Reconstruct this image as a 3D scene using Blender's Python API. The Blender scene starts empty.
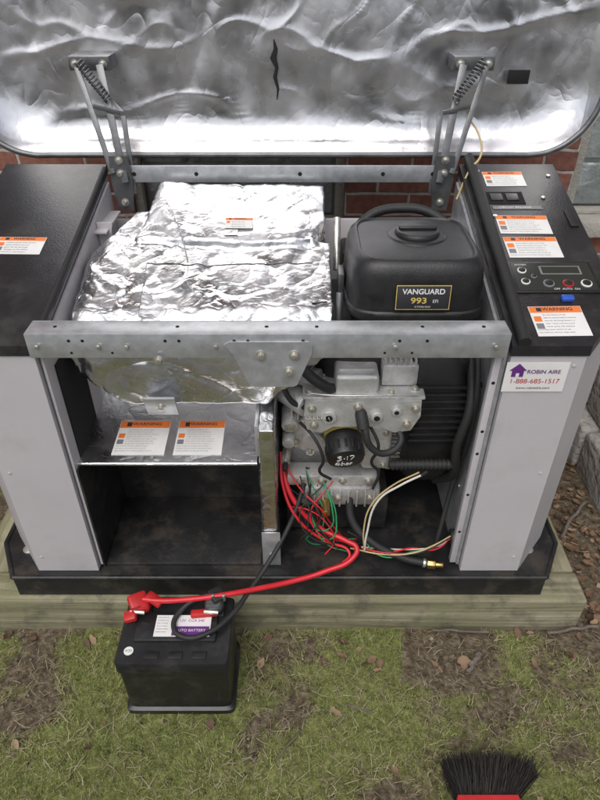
import bpy, bmesh, math, random
import numpy as np
from mathutils import Vector, Matrix, noise
from mathutils.bvhtree import BVHTree
random.seed(7); np.random.seed(7)
S=bpy.context.scene
S.view_settings.view_transform='Standard'; S.view_settings.look='None'; S.view_settings.exposure=0
COL=S.collection
# ---------------------------------------------------------------- materials
def nt(name):
    m=bpy.data.materials.new(name); m.use_nodes=True
    t=m.node_tree; b=t.nodes['Principled BSDF']; return m,t,b
def N(t,typ,**k):
    n=t.nodes.new(typ)
    for a,v in k.items():
        if a.startswith('i_'):
            n.inputs[a[2:].replace('_',' ')].default_value=v
        else: setattr(n,a,v)
    return n
def L(t,a,b): t.links.new(a,b)
def c4(c): return (c[0],c[1],c[2],1)
def mul(c,f): return tuple(min(1,x*f) for x in c)
def M(name,col,rough=.5,metal=0,var=.15,vs=8,bump=.05,bs=60,dirt=0,dcol=(.09,.07,.05),ds=5,spec=.5,rv=.1,stretch=None,bd=.01):
    m,t,b=nt(name)
    tc=N(t,'ShaderNodeTexCoord'); src=tc.outputs['Object']
    if stretch:
        mp=N(t,'ShaderNodeMapping'); mp.inputs['Scale'].default_value=stretch; L(t,src,mp.inputs[0]); src=mp.outputs[0]
    n=N(t,'ShaderNodeTexNoise',i_Scale=vs,i_Detail=6.,i_Roughness=.6); L(t,src,n.inputs['Vector'])
    r=N(t,'ShaderNodeValToRGB'); r.color_ramp.elements[0].position=.3; r.color_ramp.elements[1].position=.7
    r.color_ramp.elements[0].color=c4(mul(col,1-var)); r.color_ramp.elements[1].color=c4(mul(col,1+var))
    L(t,n.outputs[0],r.inputs[0]); out=r.outputs[0]
    if dirt:
        n2=N(t,'ShaderNodeTexNoise',i_Scale=ds,i_Detail=8.,i_Roughness=.7); L(t,tc.outputs['Object'],n2.inputs['Vector'])
        r2=N(t,'ShaderNodeValToRGB'); r2.color_ramp.elements[0].position=.5; r2.color_ramp.elements[1].position=.72
        r2.color_ramp.elements[1].color=(dirt,dirt,dirt,1); L(t,n2.outputs[0],r2.inputs[0])
        mx=N(t,'ShaderNodeMixRGB'); mx.inputs[2].default_value=c4(dcol); L(t,r2.outputs[0],mx.inputs[0]); L(t,out,mx.inputs[1]); out=mx.outputs[0]
    L(t,out,b.inputs['Base Color'])
    mr=N(t,'ShaderNodeMapRange'); mr.inputs[3].default_value=max(0.02,rough-rv); mr.inputs[4].default_value=min(1,rough+rv)
    L(t,n.outputs[0],mr.inputs[0]); L(t,mr.outputs[0],b.inputs['Roughness'])
    b.inputs['Metallic'].default_value=metal; b.inputs['Specular IOR Level'].default_value=spec
    if bump:
        n3=N(t,'ShaderNodeTexNoise',i_Scale=bs,i_Detail=5.); L(t,src,n3.inputs['Vector'])
        bp=N(t,'ShaderNodeBump',i_Strength=bump,i_Distance=bd); L(t,n3.outputs[0],bp.inputs['Height']); L(t,bp.outputs[0],b.inputs['Normal'])
    return m
def foil_mat(name,s1,s2,st,rough,col=(.8,.8,.81),stretch=(1,1,1),rv=.12,fine=.05,vor=.2,mid=.3):
    m,t,b=nt(name)
    tc=N(t,'ShaderNodeTexCoord'); mp=N(t,'ShaderNodeMapping'); mp.inputs['Scale'].default_value=stretch; L(t,tc.outputs['Object'],mp.inputs[0])
    hs=[]
    for sc,w,dist in ((s1,1.,.9),(s2,mid,.6),(s2*3,fine,.3)):
        n=N(t,'ShaderNodeTexNoise',i_Scale=sc,i_Detail=1.5,i_Roughness=.45,i_Distortion=dist); L(t,mp.outputs[0],n.inputs['Vector'])
        a=N(t,'ShaderNodeMath',operation='SUBTRACT'); a.inputs[1].default_value=.5; L(t,n.outputs[0],a.inputs[0])
        a2=N(t,'ShaderNodeMath',operation='ABSOLUTE'); L(t,a.outputs[0],a2.inputs[0])
        p=N(t,'ShaderNodeMath',operation='POWER'); p.inputs[1].default_value=.7; L(t,a2.outputs[0],p.inputs[0])
        q=N(t,'ShaderNodeMath',operation='MULTIPLY'); q.inputs[1].default_value=w; L(t,p.outputs[0],q.inputs[0]); hs.append(q.outputs[0])
    v=N(t,'ShaderNodeTexVoronoi',i_Scale=s2*.6); L(t,mp.outputs[0],v.inputs['Vector'])
    q=N(t,'ShaderNodeMath',operation='MULTIPLY'); q.inputs[1].default_value=vor; L(t,v.outputs['Distance'],q.inputs[0]); hs.append(q.outputs[0])
    o=hs[0]
    for h in hs[1:]:
        a=N(t,'ShaderNodeMath',operation='ADD'); L(t,o,a.inputs[0]); L(t,h,a.inputs[1]); o=a.outputs[0]
    bp=N(t,'ShaderNodeBump',i_Strength=st,i_Distance=.02); L(t,o,bp.inputs['Height']); L(t,bp.outputs[0],b.inputs['Normal'])
    n=N(t,'ShaderNodeTexNoise',i_Scale=9.,i_Detail=5.); L(t,tc.outputs['Object'],n.inputs['Vector'])
    mr=N(t,'ShaderNodeMapRange'); mr.inputs[1].default_value=.3; mr.inputs[2].default_value=.7; mr.inputs[3].default_value=max(.03,rough-rv); mr.inputs[4].default_value=rough+rv
    L(t,n.outputs[0],mr.inputs[0]); L(t,mr.outputs[0],b.inputs['Roughness'])
    r=N(t,'ShaderNodeValToRGB'); r.color_ramp.elements[0].position=.35; r.color_ramp.elements[1].position=.6
    r.color_ramp.elements[0].color=c4(mul(col,.80)); r.color_ramp.elements[1].color=c4(col); L(t,n.outputs[0],r.inputs[0]); L(t,r.outputs[0],b.inputs['Base Color'])
    b.inputs['Metallic'].default_value=1
    return m
paint=M('grey_paint',(.50,.478,.495),.42,0,.05,5,.03,150,dirt=.55,dcol=(.34,.315,.305),ds=5)
blackp=M('black_powdercoat',(.019,.019,.021),.36,0,.3,12,.12,260,dirt=.8,dcol=(.06,.058,.055),ds=8)
blackd=M('black_tray',(.015,.015,.016),.45,0,.4,12,.1,120,dirt=.8,dcol=(.085,.070,.055),ds=9)
blackfl=M('black_plastic',(.014,.014,.015),.40,0,.3,20,.1,300,dirt=.6,dcol=(.038,.037,.036),ds=14)
rubber=M('rubber',(.02,.02,.02),.6,0,.2,20,.1,200)
galv=M('galvanised_steel',(.52,.54,.56),.40,.65,.18,38,.03,90,dirt=.5,dcol=(.36,.36,.34),ds=12)
steel=M('steel_bracket',(.17,.175,.18),.42,.75,.25,25,.05,90,dirt=.5,dcol=(.10,.09,.08),ds=14)
alu=M('cast_aluminium',(.66,.66,.65),.42,.6,.18,25,.25,350,dirt=.6,dcol=(.25,.22,.18),ds=18)
alud=M('cast_aluminium_dark',(.48,.48,.47),.45,.55,.22,25,.25,350,dirt=.7,dcol=(.14,.12,.10),ds=18)
bolt=M('zinc_bolt',(.66,.64,.58),.32,.85,.2,60,0)
foil=foil_mat('foil_insulation',6.0,22,.42,.32,(.82,.82,.83),fine=.10,vor=.20,mid=.34)
foils=foil_mat('foil_shelf',7,26,.34,.36,(.86,.86,.87),fine=.12,vor=.15,mid=.34)
tapem=foil_mat('foil_tape',9,40,.22,.30,(.76,.76,.77),fine=.1,vor=.1,mid=.3)
foil2=foil_mat('foil_lid',2.6,11,.27,.27,(.86,.85,.87),(1,1,.7),rv=.09,fine=.10,vor=.09,mid=.35)
white=M('label_white',(.74,.73,.71),.45,0,.05,20,0,spec=.3)
orange=M('label_orange',(.78,.20,.045),.45,0,.06,20,0)
ink=M('label_ink',(.03,.03,.035),.5,0,.1,20,0)
greyink=M('label_greytext',(.2,.2,.2),.5,0,.1,20,0)
yellow=M('label_yellow',(.62,.47,.12),.45,0,.1,20,0)
purple=M('purple',(.13,.03,.2),.45,0,.1,20,0)
redp=M('red_cable',(.60,.018,.028),.38,0,.12,30,.03,100,dirt=.3,dcol=(.3,.03,.03),ds=25)
redc=M('red_plastic',(.48,.02,.02),.4,0,.15,30,.05,100)
greenw=M('green_wire',(.02,.26,.09),.4,0,.1,30,0)
whitew=M('white_wire',(.66,.64,.57),.4,0,.1,30,0)
yelw=M('tan_wire',(.50,.39,.19),.4,0,.1,30,0)
bluec=M('blue_clip',(.03,.10,.5),.4,0,.1,30,0)
brass=M('brass',(.55,.38,.14),.35,1,.2,30,.05,60)
darkhole=M('dark_void',(.006,.006,.006),.8,0,.2,10,0)
screen=M('lcd',(.03,.035,.03),.2,0,.1,10,0)
vinyl=M('window_vinyl',(.58,.58,.56),.5,0,.06,8,.03,60,dirt=.5,dcol=(.38,.37,.34),ds=5)
gblock=M('glass_block',(.27,.30,.30),.12,0,.4,9,.8,22,spec=.9,rv=.05,bd=.02)
concrete=M('concrete',(.42,.40,.36),.9,0,.15,6,.5,90,dirt=.6,dcol=(.26,.24,.20),ds=4)
stone=M('stone_block',(.37,.355,.33),.95,0,.22,5,.9,35,dirt=.8,dcol=(.19,.19,.15),ds=5,bd=.02)
bark=M('twig_bark',(.13,.11,.09),.9,0,.3,30,.3,80)
# brick
m,t,b=nt('brick'); brick=m
tc=N(t,'ShaderNodeTexCoord'); sp=N(t,'ShaderNodeSeparateXYZ'); cb=N(t,'ShaderNodeCombineXYZ'); L(t,tc.outputs['Object'],sp.inputs[0])
ad=N(t,'ShaderNodeMath',operation='ADD'); L(t,sp.outputs[0],ad.inputs[0]); L(t,sp.outputs[1],ad.inputs[1])
L(t,ad.outputs[0],cb.inputs[0]); L(t,sp.outputs[2],cb.inputs[1])
nn=N(t,'ShaderNodeTexNoise',i_Scale=14.,i_Detail=4.); L(t,tc.outputs['Object'],nn.inputs['Vector'])
vm=N(t,'ShaderNodeVectorMath',operation='SCALE'); vm.inputs['Scale'].default_value=.012; L(t,nn.outputs['Color'],vm.inputs[0])
va=N(t,'ShaderNodeVectorMath',operation='ADD'); L(t,cb.outputs[0],va.inputs[0]); L(t,vm.outputs[0],va.inputs[1])
br=N(t,'ShaderNodeTexBrick'); br.inputs['Scale'].default_value=1; br.inputs['Mortar Size'].default_value=.0055; br.inputs['Mortar Smooth'].default_value=.3
br.inputs['Brick Width'].default_value=.205; br.inputs['Row Height'].default_value=.068; br.inputs['Bias'].default_value=-.1
br.inputs['Color1'].default_value=(.31,.13,.09,1); br.inputs['Color2'].default_value=(.15,.065,.06,1); br.inputs['Mortar'].default_value=(.44,.41,.37,1)
L(t,va.outputs[0],br.inputs['Vector'])
n2=N(t,'ShaderNodeTexNoise',i_Scale=45.,i_Detail=6.); L(t,tc.outputs['Object'],n2.inputs['Vector'])
mx=N(t,'ShaderNodeMixRGB',blend_type='OVERLAY'); mx.inputs[0].default_value=.6; L(t,br.outputs['Color'],mx.inputs[1]); L(t,n2.outputs['Fac'],mx.inputs[2]); L(t,mx.outputs[0],b.inputs['Base Color'])
b.inputs['Roughness'].default_value=.9
hm=N(t,'ShaderNodeMath',operation='MULTIPLY_ADD'); hm.inputs[1].default_value=-1.; L(t,br.outputs['Fac'],hm.inputs[0])
q=N(t,'ShaderNodeMath',operation='MULTIPLY'); q.inputs[1].default_value=.5; L(t,n2.outputs['Fac'],q.inputs[0]); L(t,q.outputs[0],hm.inputs[2])
bp=N(t,'ShaderNodeBump',i_Strength=.9,i_Distance=.008); L(t,hm.outputs[0],bp.inputs['Height']); L(t,bp.outputs[0],b.inputs['Normal'])
# wood
def wood(name,axis):
    m,t,b=nt(name); tc=N(t,'ShaderNodeTexCoord'); mp=N(t,'ShaderNodeMapping')
    s=[40,40,40]; s[axis]=1.6; mp.inputs['Scale'].default_value=s; L(t,tc.outputs['Object'],mp.inputs[0])
    n=N(t,'ShaderNodeTexNoise',i_Scale=1.,i_Detail=7.,i_Roughness=.65,i_Distortion=.6); L(t,mp.outputs[0],n.inputs['Vector'])
    r=N(t,'ShaderNodeValToRGB'); e=r.color_ramp.elements; e[0].position=.3; e[1].position=.68
    e[0].color=(.10,.088,.06,1); e[1].color=(.42,.385,.28,1); k=e.new(.5); k.color=(.26,.23,.155,1); L(t,n.outputs[0],r.inputs[0])
    g=N(t,'ShaderNodeTexNoise',i_Scale=4.,i_Detail=9.,i_Roughness=.72); L(t,tc.outputs['Object'],g.inputs['Vector'])
    gr=N(t,'ShaderNodeValToRGB'); gr.color_ramp.elements[0].position=.38; gr.color_ramp.elements[1].position=.62; gr.color_ramp.elements[1].color=(.65,.65,.65,1); L(t,g.outputs[0],gr.inputs[0])
    mx=N(t,'ShaderNodeMixRGB'); mx.inputs[2].default_value=(.175,.185,.085,1); L(t,gr.outputs[0],mx.inputs[0]); L(t,r.outputs[0],mx.inputs[1])
    g2=N(t,'ShaderNodeTexNoise',i_Scale=11.,i_Detail=9.,i_Roughness=.7); L(t,tc.outputs['Object'],g2.inputs['Vector'])
    gr2=N(t,'ShaderNodeValToRGB'); gr2.color_ramp.elements[0].position=.50; gr2.color_ramp.elements[1].position=.68; gr2.color_ramp.elements[1].color=(.8,.8,.8,1); L(t,g2.outputs[0],gr2.inputs[0])
    mx2=N(t,'ShaderNodeMixRGB'); mx2.inputs[2].default_value=(.075,.07,.052,1); L(t,gr2.outputs[0],mx2.inputs[0]); L(t,mx.outputs[0],mx2.inputs[1]); L(t,mx2.outputs[0],b.inputs['Base Color'])
    b.inputs['Roughness'].default_value=.85
    bp=N(t,'ShaderNodeBump',i_Strength=.8,i_Distance=.006); L(t,n.outputs[0],bp.inputs['Height']); L(t,bp.outputs[0],b.inputs['Normal']); return m
woodx=wood('timber_x',0); woody=wood('timber_y',1)
# ---------------------------------------------------------------- geometry helpers
def root(name):
    e=bpy.data.objects.new(name,None); e.empty_display_size=.1; COL.objects.link(e); return e
def add(name,me,mat,par=None,smooth=False):
    o=bpy.data.objects.new(name,me); COL.objects.link(o)
    if mat: me.materials.append(mat)
    if smooth:
        for p in me.polygons: p.use_smooth=True
    if par: o.parent=par
    return o
def frombm(name,bm,mat,par=None,smooth=False,bevel=0,seg=2):
    if bevel:
        bmesh.ops.bevel(bm,geom=[e for e in bm.edges if e.calc_face_angle(0)>.4],offset=bevel,segments=seg,affect='EDGES',profile=.5)
    bmesh.ops.recalc_face_normals(bm,faces=bm.faces)
    me=bpy.data.meshes.new(name); bm.to_mesh(me); bm.free(); o=add(name,me,mat,par)
    if smooth or bevel:
        for p in me.polygons: p.use_smooth=True
        try: me.set_sharp_from_angle(angle=math.radians(40))
        except Exception: pass
    return o
def box(name,x0,x1,y0,y1,z0,z1,mat,par=None,bevel=.002,rot=None,seg=2):
    bm=bmesh.new(); bmesh.ops.create_cube(bm,size=1)
    for v in bm.verts: v.co=Vector((v.co.x*(x1-x0),v.co.y*(y1-y0),v.co.z*(z1-z0)))
    mt=Matrix.Translation(((x0+x1)/2,(y0+y1)/2,(z0+z1)/2))
    if rot: mt=mt@Matrix.Rotation(rot[0],4,'X')@Matrix.Rotation(rot[1],4,'Y')@Matrix.Rotation(rot[2],4,'Z')
    bmesh.ops.transform(bm,matrix=mt,verts=bm.verts)
    return frombm(name,bm,mat,par,bevel=bevel,seg=seg)
def prism(name,plan,z0,zt,mat,par=None,bevel=.003):
    bm=bmesh.new(); n=len(plan)
    lo=[bm.verts.new((x,y,z0(x,y) if callable(z0) else z0)) for x,y in plan]
    hi=[bm.verts.new((x,y,zt(x,y) if callable(zt) else zt)) for x,y in plan]
    bm.faces.new(lo[::-1]); bm.faces.new(hi)
    for i in range(n): bm.faces.new((lo[i],lo[(i+1)%n],hi[(i+1)%n],hi[i]))
    return frombm(name,bm,mat,par,bevel=bevel)
def yprism(name,prof,y0,y1,mat,par=None,bevel=.002):
    bm=bmesh.new(); n=len(prof)
    a=[bm.verts.new((x,y0,z)) for x,z in prof]; c=[bm.verts.new((x,y1,z)) for x,z in prof]
    bm.faces.new(a); bm.faces.new(c[::-1])
    for i in range(n): bm.faces.new((a[i],c[i],c[(i+1)%n],a[(i+1)%n]))
    return frombm(name,bm,mat,par,bevel=bevel)
def cyl(name,p0,p1,r,mat,par=None,r2=None,seg=24,bevel=0.0015):
    p0=Vector(p0); p1=Vector(p1); d=p1-p0
    bm=bmesh.new(); bmesh.ops.create_cone(bm,cap_ends=True,segments=seg,radius1=r,radius2=r if r2 is None else r2,depth=d.length)
    mt=Matrix.Translation((p0+p1)/2)@d.to_track_quat('Z','Y').to_matrix().to_4x4()
    bmesh.ops.transform(bm,matrix=mt,verts=bm.verts)
    return frombm(name,bm,mat,par,smooth=True,bevel=min(bevel,r*.2))
def tube(name,pts,r,mat,par=None,cyc=False):
    cu=bpy.data.curves.new(name,'CURVE'); cu.dimensions='3D'; cu.bevel_depth=r; cu.bevel_resolution=3; cu.resolution_u=10; cu.use_fill_caps=True
    s=cu.splines.new('BEZIER'); s.bezier_points.add(len(pts)-1)
    for bpn,p in zip(s.bezier_points,pts): bpn.co=p; bpn.handle_left_type='AUTO'; bpn.handle_right_type='AUTO'
    s.use_cyclic_u=cyc
    o=bpy.data.objects.new(name,cu); cu.materials.append(mat); COL.objects.link(o)
    if par: o.parent=par
    return o
def loft(name,rings,mat,par=None,n=64):
    bm=bmesh.new(); R=[]
    for cx,cy,rx,ry,z,e in rings:
        row=[]
        for i in range(n):
            a=2*math.pi*i/n; c=math.cos(a); s=math.sin(a)
            row.append(bm.verts.new((cx+rx*math.copysign(abs(c)**(2/e),c),cy+ry*math.copysign(abs(s)**(2/e),s),z)))
        R.append(row)
    for a,bq in zip(R,R[1:]):
        for i in range(n): bm.faces.new((a[i],a[(i+1)%n],bq[(i+1)%n],bq[i]))
    bm.faces.new(R[0][::-1]); bm.faces.new(R[-1])
    return frombm(name,bm,mat,par,smooth=True)
def frame(c,U,Nn):
    U=Vector(U).normalized(); Nn=Vector(Nn).normalized(); V=Nn.cross(U)
    m=Matrix((U,V,Nn)).transposed().to_4x4(); m.translation=Vector(c); return m
def rect(name,fr,x0,x1,y0,y1,h,mat,par,bev=0):
    bm=bmesh.new(); bmesh.ops.create_cube(bm,size=1)
    for v in bm.verts: v.co=Vector(((x0+x1)/2+v.co.x*(x1-x0),(y0+y1)/2+v.co.y*(y1-y0),h/2+v.co.z*h))
    bmesh.ops.transform(bm,matrix=fr,verts=bm.verts); return frombm(name,bm,mat,par,bevel=bev)
def disc(name,fr,x,y,r,h,mat,par,seg=20):
    return cyl(name,fr@Vector((x,y,0)),fr@Vector((x,y,h)),r,mat,par,seg=seg,bevel=.0006)
def text(name,s,fr,x,y,size,h,mat,par,align='LEFT',sx=1,bold=0):
    cu=bpy.data.curves.new(name,'FONT'); cu.body=s; cu.size=size; cu.align_x=align; cu.align_y='CENTER'; cu.offset=bold
    o=bpy.data.objects.new(name,cu); cu.materials.append(mat); COL.objects.link(o)
    o.matrix_world=fr@Matrix.Translation((x,y,h))@Matrix.Diagonal((sx,1,1,1)); o.parent=par; return o
WORDS="risk of fire or burns hot surface do not touch moving parts can cause severe injury keep hands clear disconnect battery before servicing unit read manual starts without notice toxic fumes exhaust gas".split()
def warn_label(par,fr,w,h,orient=True,two=False):
    rect('warning_label',fr,-w/2,w/2,-h/2,h/2,.0006,white,par)
    hh=h*.22
    rect('warning_header',fr,-w/2+.001,w/2-.001,h/2-hh,h/2-.001,.001,orange,par)
    ts=min(hh*.75,w*.12)
    text('warning_text','WARNING',fr,w*.04,h/2-hh/2,ts,.0013,ink,par,'CENTER',bold=.00015)
    rect('warning_symbol',fr,-w*.36,-w*.36+ts*.8,h/2-hh*.8,h/2-hh*.25,.0012,ink,par)
    n=max(3,int(h*.7/.0075)); ls=h*.68/n
    pw=min(h*.2,.014)
    rect('pictogram',fr,-w/2+.004,-w/2+.004+pw,-h*.02,-h*.02+pw,.001,orange,par)
    if h>.05: rect('pictogram',fr,-w/2+.004,-w/2+.004+pw,-h*.02-pw*1.35,-h*.02-pw*.35,.001,greyink,par)
    for i in range(n):
        y=h/2-hh-ls*(i+.8)
        x=-w/2+.008+pw if i<n*.7 else -w/2+.004
        s=' '.join(random.choice(WORDS) for _ in range(12))
        k=int((w/2-.003-x)/(ls*.34)*random.uniform(.75,1)); text('fine_print',s[:k],fr,x,y,ls*.68,.0009,greyink,par)
def hexbolt(par,p,d,r=.008,h=.006,washer=True,mat=None):
    p=Vector(p); d=Vector(d).normalized()
    if washer: cyl('washer',p,p+d*.0015,r*1.6,mat or bolt,par,seg=20,bevel=0)
    cyl('bolt_head',p+d*.0015,p+d*(h+.0015),r,mat or bolt,par,seg=6,bevel=.0008)
def numnoise(x,y,seed,octs=5,pers=.5):
    rs=np.random.RandomState(seed); out=np.zeros_like(x); amp=1; tot=0
    for o in range(octs):
        g=rs.rand(256,256); f=2**o; ox,oy=rs.rand(2)*100
        X=x*f+ox; Y=y*f+oy; xi=np.floor(X).astype(int); yi=np.floor(Y).astype(int); fx=X-xi; fy=Y-yi
        fx=fx*fx*(3-2*fx); fy=fy*fy*(3-2*fy)
        a=g[xi%256,yi%256]; b_=g[(xi+1)%256,yi%256]; c=g[xi%256,(yi+1)%256]; d=g[(xi+1)%256,(yi+1)%256]
        out+=amp*((a*(1-fx)+b_*fx)*(1-fy)+(c*(1-fx)+d*fx)*fy); tot+=amp; amp*=pers
    return out/tot
# ---------------------------------------------------------------- ground
def gheight(x,y):
    return (numnoise(x*3,y*3,3,3)-.5)*.022+(numnoise(x*22,y*22,5,4)-.5)*.014-.004
def mossf(x,y):
    m=numnoise(x*5.2,y*5.2,11,6,.62)
    soil=np.clip(1-((x-.37)/.17)**2-((y-.84)/.11)**2,0,1)*.28
    soil+=np.clip(1-((x+.0)/.16)**2-((y-.87)/.06)**2,0,1)*.2
    soil+=np.clip(1-((x-.42)/.2)**2-((y-.60)/.08)**2,0,1)*.07
    soil+=np.clip(1-((x+.45)/.12)**2-((y-.87)/.05)**2,0,1)*.1
    soil+=np.where((x>.72),np.clip((y-.85)/.15,0,1),0)*.6
    soil+=np.clip((x-.45)/.4,0,1)*.05
    soil+=np.clip((y-.88)/.03,0,1)*.08
    return np.clip((m-soil-.35)/.15,0,1)
def axis(lo,hi,step,far):
    core=np.arange(lo,hi,step); out=[]; s=step*2; p=hi
    while p<far: out.append(p); s*=1.35; p+=s
    out.append(far); o2=[]; s=step*2; p=lo-step
    while p>-far: o2.append(p); s*=1.35; p-=s
    o2.append(-far); return np.array(o2[::-1]+list(core)+out)
ax=axis(-.95,1.25,.005,300.); ay=axis(.3,1.9,.005,300.)
GX,GY=np.meshgrid(ax,ay,indexing='ij'); far=(np.abs(GX)>3)|(np.abs(GY)>4)
GZ=np.where(far,0,gheight(GX,GY)); MF=mossf(GX,GY); FARA=np.clip((.3-GY)/.5,0,1)
nx,ny=GX.shape; V=np.stack([GX.ravel(),GY.ravel(),GZ.ravel()],1)
idx=np.arange(nx*ny).reshape(nx,ny); F=np.stack([idx[:-1,:-1].ravel(),idx[1:,:-1].ravel(),idx[1:,1:].ravel(),idx[:-1,1:].ravel()],1)
def npmesh(name,V,F):
    me=bpy.data.meshes.new(name); k=F.shape[1]
    me.vertices.add(len(V)); me.vertices.foreach_set('co',V.astype(np.float32).ravel())
    me.loops.add(F.size); me.loops.foreach_set('vertex_index',F.astype(np.int32).ravel())
    me.polygons.add(len(F)); me.polygons.foreach_set('loop_start',(np.arange(len(F))*k).astype(np.int32)); me.polygons.foreach_set('loop_total',np.full(len(F),k,np.int32))
    me.update(); me.validate(); return me
gme=npmesh('ground',V,F)
at=gme.attributes.new('moss','FLOAT','POINT'); at.data.foreach_set('value',MF.ravel().astype(np.float32))
at=gme.attributes.new('reflect_grey','FLOAT','POINT'); at.data.foreach_set('value',FARA.ravel().astype(np.float32))
m,t,b=nt('ground_moss_soil')
a=N(t,'ShaderNodeAttribute',attribute_name='moss'); tc=N(t,'ShaderNodeTexCoord'); af=N(t,'ShaderNodeAttribute',attribute_name='reflect_grey')
n1=N(t,'ShaderNodeTexNoise',i_Scale=60.,i_Detail=8.,i_Roughness=.7); L(t,tc.outputs['Object'],n1.inputs['Vector'])
n2=N(t,'ShaderNodeTexNoise',i_Scale=7.,i_Detail=5.); L(t,tc.outputs['Object'],n2.inputs['Vector'])
soil=N(t,'ShaderNodeValToRGB'); e=soil.color_ramp.elements; e[0].position=.3; e[1].position=.72; e[0].color=(.045,.034,.024,1); e[1].color=(.32,.265,.19,1); k=e.new(.5); k.color=(.145,.11,.077,1); L(t,n1.outputs[0],soil.inputs[0])
mo=N(t,'ShaderNodeValToRGB'); e=mo.color_ramp.elements; e[0].position=.3; e[1].position=.7; e[0].color=(.085,.095,.03,1); e[1].color=(.42,.44,.17,1); k=e.new(.5); k.color=(.225,.245,.08,1); L(t,n1.outputs[0],mo.inputs[0])
hs=N(t,'ShaderNodeMixRGB',blend_type='MULTIPLY'); hs.inputs[0].default_value=.55; r=N(t,'ShaderNodeValToRGB'); r.color_ramp.elements[0].position=.3; r.color_ramp.elements[1].position=.65; r.color_ramp.elements[0].color=(.6,.66,.55,1); L(t,n2.outputs[0],r.inputs[0])
L(t,mo.outputs[0],hs.inputs[1]); L(t,r.outputs[0],hs.inputs[2])
n3=N(t,'ShaderNodeTexNoise',i_Scale=110.,i_Detail=4.); L(t,tc.outputs['Object'],n3.inputs['Vector'])
s1=N(t,'ShaderNodeMath',operation='MULTIPLY_ADD'); s1.inputs[1].default_value=1.8; s1.inputs[2].default_value=-.95; L(t,n3.outputs[0],s1.inputs[0])
s2=N(t,'ShaderNodeMath',operation='ADD',use_clamp=True); L(t,a.outputs['Fac'],s2.inputs[0]); L(t,s1.outputs[0],s2.inputs[1])
mx=N(t,'ShaderNodeMixRGB'); L(t,s2.outputs[0],mx.inputs[0]); L(t,soil.outputs[0],mx.inputs[1]); L(t,hs.outputs[0],mx.inputs[2])
mxf=N(t,'ShaderNodeMixRGB'); L(t,af.outputs['Fac'],mxf.inputs[0]); L(t,mx.outputs[0],mxf.inputs[1]); mxf.inputs[2].default_value=(.17,.165,.145,1); L(t,mxf.outputs[0],b.inputs['Base Color'])  # unseen ground behind the viewer greyed to tone down green foil reflections
b.inputs['Roughness'].default_value=1; b.inputs['Specular IOR Level'].default_value=.15
bp=N(t,'ShaderNodeBump',i_Strength=1.,i_Distance=.014); L(t,n1.outputs[0],bp.inputs['Height']); L(t,bp.outputs[0],b.inputs['Normal'])
ground=add('ground',gme,m,smooth=True)
# small things scattered on the ground
def blocked(x,y):
    return ((x>-.83)&(x<.71)&(y>.91)) | ((x>-.40)&(x<-.14)&(y>.69)&(y<.88))
def blades(name,cnt,mat,lo,hi,wid,lie,thr,par=None,area=(-.95,1.1,.3,.95),inv=False,cols=None):
    x=np.random.uniform(area[0],area[1],cnt); y=np.random.uniform(area[2],area[3],cnt); mf=mossf(x,y)
    keep=(~blocked(x,y))&((mf if not inv else 1-mf)*np.random.rand(cnt)*1.0+.0>thr*np.random.rand(cnt)+ (0.02)); x=x[keep];y=y[keep]; n=len(x)
    z=gheight(x,y); h=np.random.uniform(lo,hi,n); an=np.random.uniform(0,2*np.pi,n); ti=np.clip(np.random.normal(lie,.25,n),0,1.5)
    dx=np.cos(an)*np.sin(ti)*h; dy=np.sin(an)*np.sin(ti)*h; dz=np.cos(ti)*h
    an2=an+np.random.normal(0,.4 if lie<1 else .12,n)
    wx=-np.sin(an)*wid; wy=np.cos(an)*wid
    B=np.stack([x,y,z+ (.001 if lie<1 else .006)],1)
    W=np.stack([wx,wy,wx*0],1)*np.random.uniform(.6,1.3,(n,1))
    mid=B+np.stack([dx*.5,dy*.5,dz*.62],1); tip=B+np.stack([np.cos(an2)*np.sin(ti)*h*1.05,np.sin(an2)*np.sin(ti)*h*1.05,dz*.9],1)
    Vv=np.stack([B-W,B+W,mid+W*.8,mid-W*.8,tip+W*.25,tip-W*.25],1).reshape(-1,3)
    i=np.arange(n)*6; Ff=np.concatenate([np.stack([i,i+1,i+2,i+3],1),np.stack([i+3,i+2,i+4,i+5],1)])
    me=npmesh(name,Vv,Ff); at=me.attributes.new('rnd','FLOAT','POINT'); at.data.foreach_set('value',np.repeat(np.clip(np.random.rand(n)*.7+.3*numnoise(x*9,y*9,31,4)*1.6-.1,0,1),6).astype(np.float32))
    return add(name,me,mat,par)
def rndmat(name,stops,rough=.7):
    m,t,b=nt(name); a=N(t,'ShaderNodeAttribute',attribute_name='rnd'); r=N(t,'ShaderNodeValToRGB'); e=r.color_ramp.elements
    e[0].color=c4(stops[0]); e[1].color=c4(stops[-1])
    for i,s in enumerate(stops[1:-1]): k=e.new((i+1)/(len(stops)-1)); k.color=c4(s)
    L(t,a.outputs['Fac'],r.inputs[0]); L(t,r.outputs[0],b.inputs['Base Color']); b.inputs['Roughness'].default_value=rough; b.inputs['Specular IOR Level'].default_value=.25; return m
gm=rndmat('grass_blades',[(.09,.11,.035),(.18,.21,.065),(.285,.31,.105),(.38,.38,.17)])
sm=rndmat('dry_straw',[(.15,.12,.075),(.30,.25,.165),(.47,.41,.29)])
lm=rndmat('dead_leaves',[(.07,.045,.03),(.16,.10,.06),(.30,.21,.13)])
grass=root('grass')
blades('moss_fuzz',150000,gm,.003,.008,.0006,.6,.4,grass)
blades('grass_blades',6500,gm,.010,.028,.0008,.8,.5,grass)
blades('grass_side',9000,gm,.006,.03,.0008,.7,.3,grass,area=(-1.4,-.83,.9,1.9))
blades('dry_straw',4600,sm,.008,.04,.0006,1.45,.0,grass)
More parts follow.
